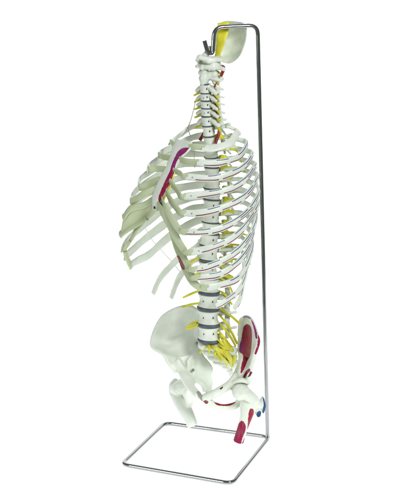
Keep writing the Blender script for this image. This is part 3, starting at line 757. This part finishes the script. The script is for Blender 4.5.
link('femur', me, M_bonep, sk, label='thigh bone stump with crimson patch on the shaft and blue knob')

# --- nerves and artery
NER = [  # left of the spine in the picture: the model's right side
 ([(200, 257.5, -1.5), (193, 261, -3), (186.5, 264.5, -4)], [.0026, .0028, .002]),
 ([(200, 272.5, -1.5), (195, 274.5, -2.6), (190, 276.5, -3.4)], [.0024, .0026, .002]),
 ([(200, 290.3, -1.6), (192, 293.5, -3), (184, 297.3, -4.5)], [.0022, .0027, .002]),
 ([(200, 302.6, -1.6), (192, 304, -3), (183, 306.6, -4.5)], [.0020, .0027, .002]),
 ([(201, 320.2, -1.6), (194, 322.5, -3), (187, 327.5, -4.2)], [.0024, .0030, .0022]),
 ([(201, 323, -1.4), (194, 326.5, -2.6), (187, 328.5, -3.6)], [.0022, .0030, .0022]),
 ([(204, 343, -1.2), (203.5, 348, -1.5), (201, 353, -2)], [.0018, .0024, .002]),
 # the model's left side
 ([(219, 276, 1.8), (225.5, 280, 2.6), (231, 287, 3.4), (233.5, 292, 3.7)], [.0024, .0026, .0024, .0018]),
 ([(217, 263, 1.8), (224, 266, 2.8), (229, 272.5, 3.6)], [.0022, .0026, .002]),
 ([(220, 290.5, 1.8), (226, 294, 2.6), (233, 304, 3.4)], [.0022, .0026, .002]),
 ([(219.5, 306.5, 1.8), (224, 310, 2.4), (232, 315.5, 3.2), (240, 322.5, 4.2)], [.0022, .0028, .0027, .0026]),
 ([(219.5, 315, 1.6), (226, 323, 2.2), (232, 333, 2.6), (237, 343.5, 3)], [.0026, .0030, .0034, .0030]),
 ([(219, 323, 1.6), (224, 328, 2.1), (230, 336, 2.5), (235.5, 346, 2.9)], [.0026, .0030, .0033, .0026]),
 ([(218, 330, 1.5), (223, 336, 2), (229, 344, 2.3), (234, 350, 2.6)], [.0026, .0029, .0032, .0025]),
 ([(216, 338, 1.2), (222, 343, 1.8), (229, 349, 2.2), (233.5, 357, 2.4)], [.0024, .0034, .004, .0028]),
 # sacral roots fringing the front of the sacrum
 ([(211, 345, -.6), (207, 346.5, -1.6), (204, 350, -2.2)], [.0024, .003, .002]),
 ([(215, 347, .3), (215.5, 352, .2), (214.8, 358, 0)], [.003, .0036, .0018]),
 ([(219, 350, .6), (220.5, 356, .5), (220.8, 363, .3)], [.0032, .004, .0018]),
 ([(223.5, 354, 1), (226, 360, .9), (226.5, 366.5, .7)], [.0032, .004, .0018]),
 ([(227.5, 355, 1.6), (230.5, 361, 1.6), (231.8, 367.5, 1.4)], [.0032, .004, .0018]),
 ([(212, 346, .6), (220, 350, 1.2), (229, 354, 2)], [.003, .0042, .0036]),
 ([(214, 342.5, .8), (222, 345.5, 1.4), (230, 351, 2.2), (234, 358, 2.6)], [.0034, .0046, .0044, .003]),
 ([(209, 344.5, 0), (217, 349, .8), (226, 356, 1.6)], [.0032, .0046, .003]),
 ([(222, 348, 1.2), (224.5, 353, 1.2), (225, 360, 1)], [.0036, .0046, .002]),
 ([(227, 350, 1.8), (229.5, 356, 1.8), (229.8, 364, 1.6)], [.0036, .0046, .002]),
 ([(224, 341, 2), (230, 347.5, 2.4), (234, 354, 2.6), (235, 361, 2.6)], [.003, .0044, .0044, .0024]),
 ([(220, 346, 1), (226, 351.5, 1.8), (230.5, 358, 2.2), (231.5, 366, 2.2)], [.003, .0044, .0044, .0022]),
 ([(215, 343.5, .8), (223, 347, 1.5), (231, 350, 2.4), (236, 355, 2.9)], [.003, .0046, .0046, .003]),
 ([(219, 334, 1.4), (224, 341, 2), (229.5, 348, 2.4), (235, 353, 2.8)], [.003, .0042, .0046, .0034]),
 ([(217, 341, .8), (223, 349, 1.4), (229, 358, 2), (233.5, 363, 2.4)], [.003, .0044, .0044, .003]),
 ([(213, 345, .4), (218, 352, .8), (223, 358.5, 1.2), (228, 363, 1.6)], [.003, .004, .004, .003]),
 ([(217, 346, .6), (218, 353, .5), (218, 360, .4)], [.003, .0042, .0016]),
 ([(208, 343.5, -.3), (209.5, 348, -.4), (209, 354, -.6)], [.003, .0036, .0016]),
 ([(231, 352, 2.2), (233.5, 358, 2.3), (233, 366, 2)], [.0034, .0042, .002])]
NER_DONE = []
for pts, R in NER:
    Pn = [PV.onL(x, y, L_) for x, y, L_ in pts]; q0 = len(NER_DONE); NER_DONE.append(0)
    Pn = [p_ + PV.F * .004 for p_ in Pn] if q0 < 11 else [Q(x, y, (PV.loc(p_)[0]) * 100 + (.4, 3.0, 2.8, 2.2, 1.8)[k_]) for k_, (p_, (x, y, L_)) in enumerate(zip(Pn, pts))]
    if q0 >= 11: R = [x * .82 for x in R]
    tube_obj('spinal_nerve', Pn, R, M_nerve, sk)
# dural sac glimpsed between the vertebrae
# thoracic and cervical stubs leave each foramen on both sides
for i, (cen, va, vb, vh, fr_) in enumerate(VERT[:18]):
    for s in (1, -1):
        z0 = np.array([0, 0, -vh * .55])
        if i < 5: pts = [cen + fr_.L * s * va * .7 - fr_.F * va * .9 + z0, cen + fr_.L * s * va * 1.5 - fr_.F * va * .5 + z0, cen + fr_.L * s * va * 2.85 - fr_.F * va * .1 + z0 * 2.0]; R = [.0018, .0030, .0020]
        else: pts = [cen + fr_.L * s * va * .5 - fr_.F * va * 1.1 + z0, cen + fr_.L * s * va * 1.2 - fr_.F * va * 1.0 + z0, cen + fr_.L * s * va * 1.7 - fr_.F * va * 1.5 + z0 * 1.4]; R = [.0034, .0052, .003]
        tube_obj('spinal_nerve', pts, R, M_nerve, sk, sub=5, seg=8)
for s in (1, -1):
    for c0, dz in ((ax_c, -.006), (at_c, -.009)):
        tube_obj('spinal_nerve', [c0 + TH.L * s * .009 - TH.F * .012 + np.array([0, 0, dz]), c0 + TH.L * s * .018 - TH.F * .013 + np.array([0, 0, dz - .001]), c0 + TH.L * s * .027 - TH.F * .012 + np.array([0, 0, dz - .005])], [.0018, .0028, .0016], M_nerve, sk, sub=5, seg=8)
    for cen, va, vb, vh, fr_ in VERT[5:17]:
        z0 = np.array([0, 0, -vh * .55]); q = lambda l, f, z=0: cen + fr_.L * s * va * l - fr_.F * va * f + z0 + np.array([0, 0, z])
        tube_obj('spinal_nerve', [q(1.1, 1.2), q(1.8, 1.9, -.002), q(2.6, 2.3, -.005), q(3.3, 2.3, -.009)], [.002, .0024, .002, .0012], M_nerve, sk, sub=5, seg=8)
        tube_obj('spinal_nerve', [q(.9, 1.0, .002), q(1.3, .6, 0), q(1.5, .1, -.004)], [.0026, .0034, .0016], M_nerve, sk, sub=5, seg=8)
# vertebral arteries threading the transverse processes
for s in (1, -1):
    pts = [at_c + TH.L * s * .020 - TH.F * .024 + np.array([0, 0, .001]), at_c + TH.L * s * .031 - TH.F * .016 + np.array([0, 0, -.003]), ax_c + TH.L * s * .027 - TH.F * .016 + np.array([0, 0, .003]), ax_c + TH.L * s * .019 - TH.F * .012 + np.array([0, 0, -.006])]
    tube_obj('vertebral_artery', pts[:3], [.0026, .0038, .003], M_art, sk); pts = pts[3:]
    for k, (cen, va, vb, vh, fr_) in enumerate(VERT[:6]):
        pts.append(cen + TH.L * s * va * (1.34 + .1 * (k % 2)) - TH.F * va * .75)
    cen, va, vb, vh, fr_ = VERT[6]; pts.append(cen + TH.L * s * va * 1.6 + TH.F * va * .4)
    tube_obj('vertebral_artery', pts, [.0022] + [.0026] * 5 + [.0032, .0034], M_art, sk)

# --- thin wires
tube_obj('nerve_wire', [P(196, 99, -2.2), P(193.5, 110, -2.5), P(190.5, 121, -3), P(186.5, 130, -3.2), P(182, 136.5, -3)], .0009, M_wire, sk)
tube_obj('nerve_wire', [P(190.5, 121, -3), P(188, 128, -2.5), P(190.5, 136, -1), P(191, 140, 1)], .0009, M_wire, sk)
def QF(x, y, F_): return TH.onF(x, y, F_)
tube_obj('nerve_wire', [QF(143, 225, 2), QF(149, 234, 1.5), QF(153, 241, 1), QF(163, 252, 0), QF(172, 262, -1), QF(181, 273, -2)], .0006, M_wire, sk)
tube_obj('nerve_wire', [P(194.5, 148, -1.5), P(194.2, 158, -1.5), P(194.8, 168, -1.5)], .0006, M_wire, sk)

# ------------------------------------------------------------------ light: softboxes of a dim studio
w = bpy.data.worlds.new('World'); scene.world = w; w.use_nodes = True
w.node_tree.nodes['Background'].inputs[0].default_value = (.92, 1, .9, 1); w.node_tree.nodes['Background'].inputs[1].default_value = .19
def area(name, loc, target, size, power, col=(1, 1, 1)):
    l = bpy.data.lights.new(name, 'AREA'); l.shape = 'RECTANGLE'; l.size, l.size_y = size; l.energy = power; l.color = col
    o = bpy.data.objects.new(name, l); COL.objects.link(o); o.location = loc
    o.rotation_euler = (Vector(target) - Vector(loc)).to_track_quat('-Z', 'Y').to_euler(); return o
area('key_softbox', (1.1, -1.9, 1.75), (0, 0, .5), (.5, .65), 43)
area('fill_softbox', (-1.5, -1.6, 1.0), (0, 0, .5), (.7, 1.0), 13)
scene.view_settings.view_transform = 'Standard'; scene.view_settings.look = 'None'; scene.view_settings.exposure = 0; scene.view_settings.gamma = 1
scene.render.engine = 'CYCLES'
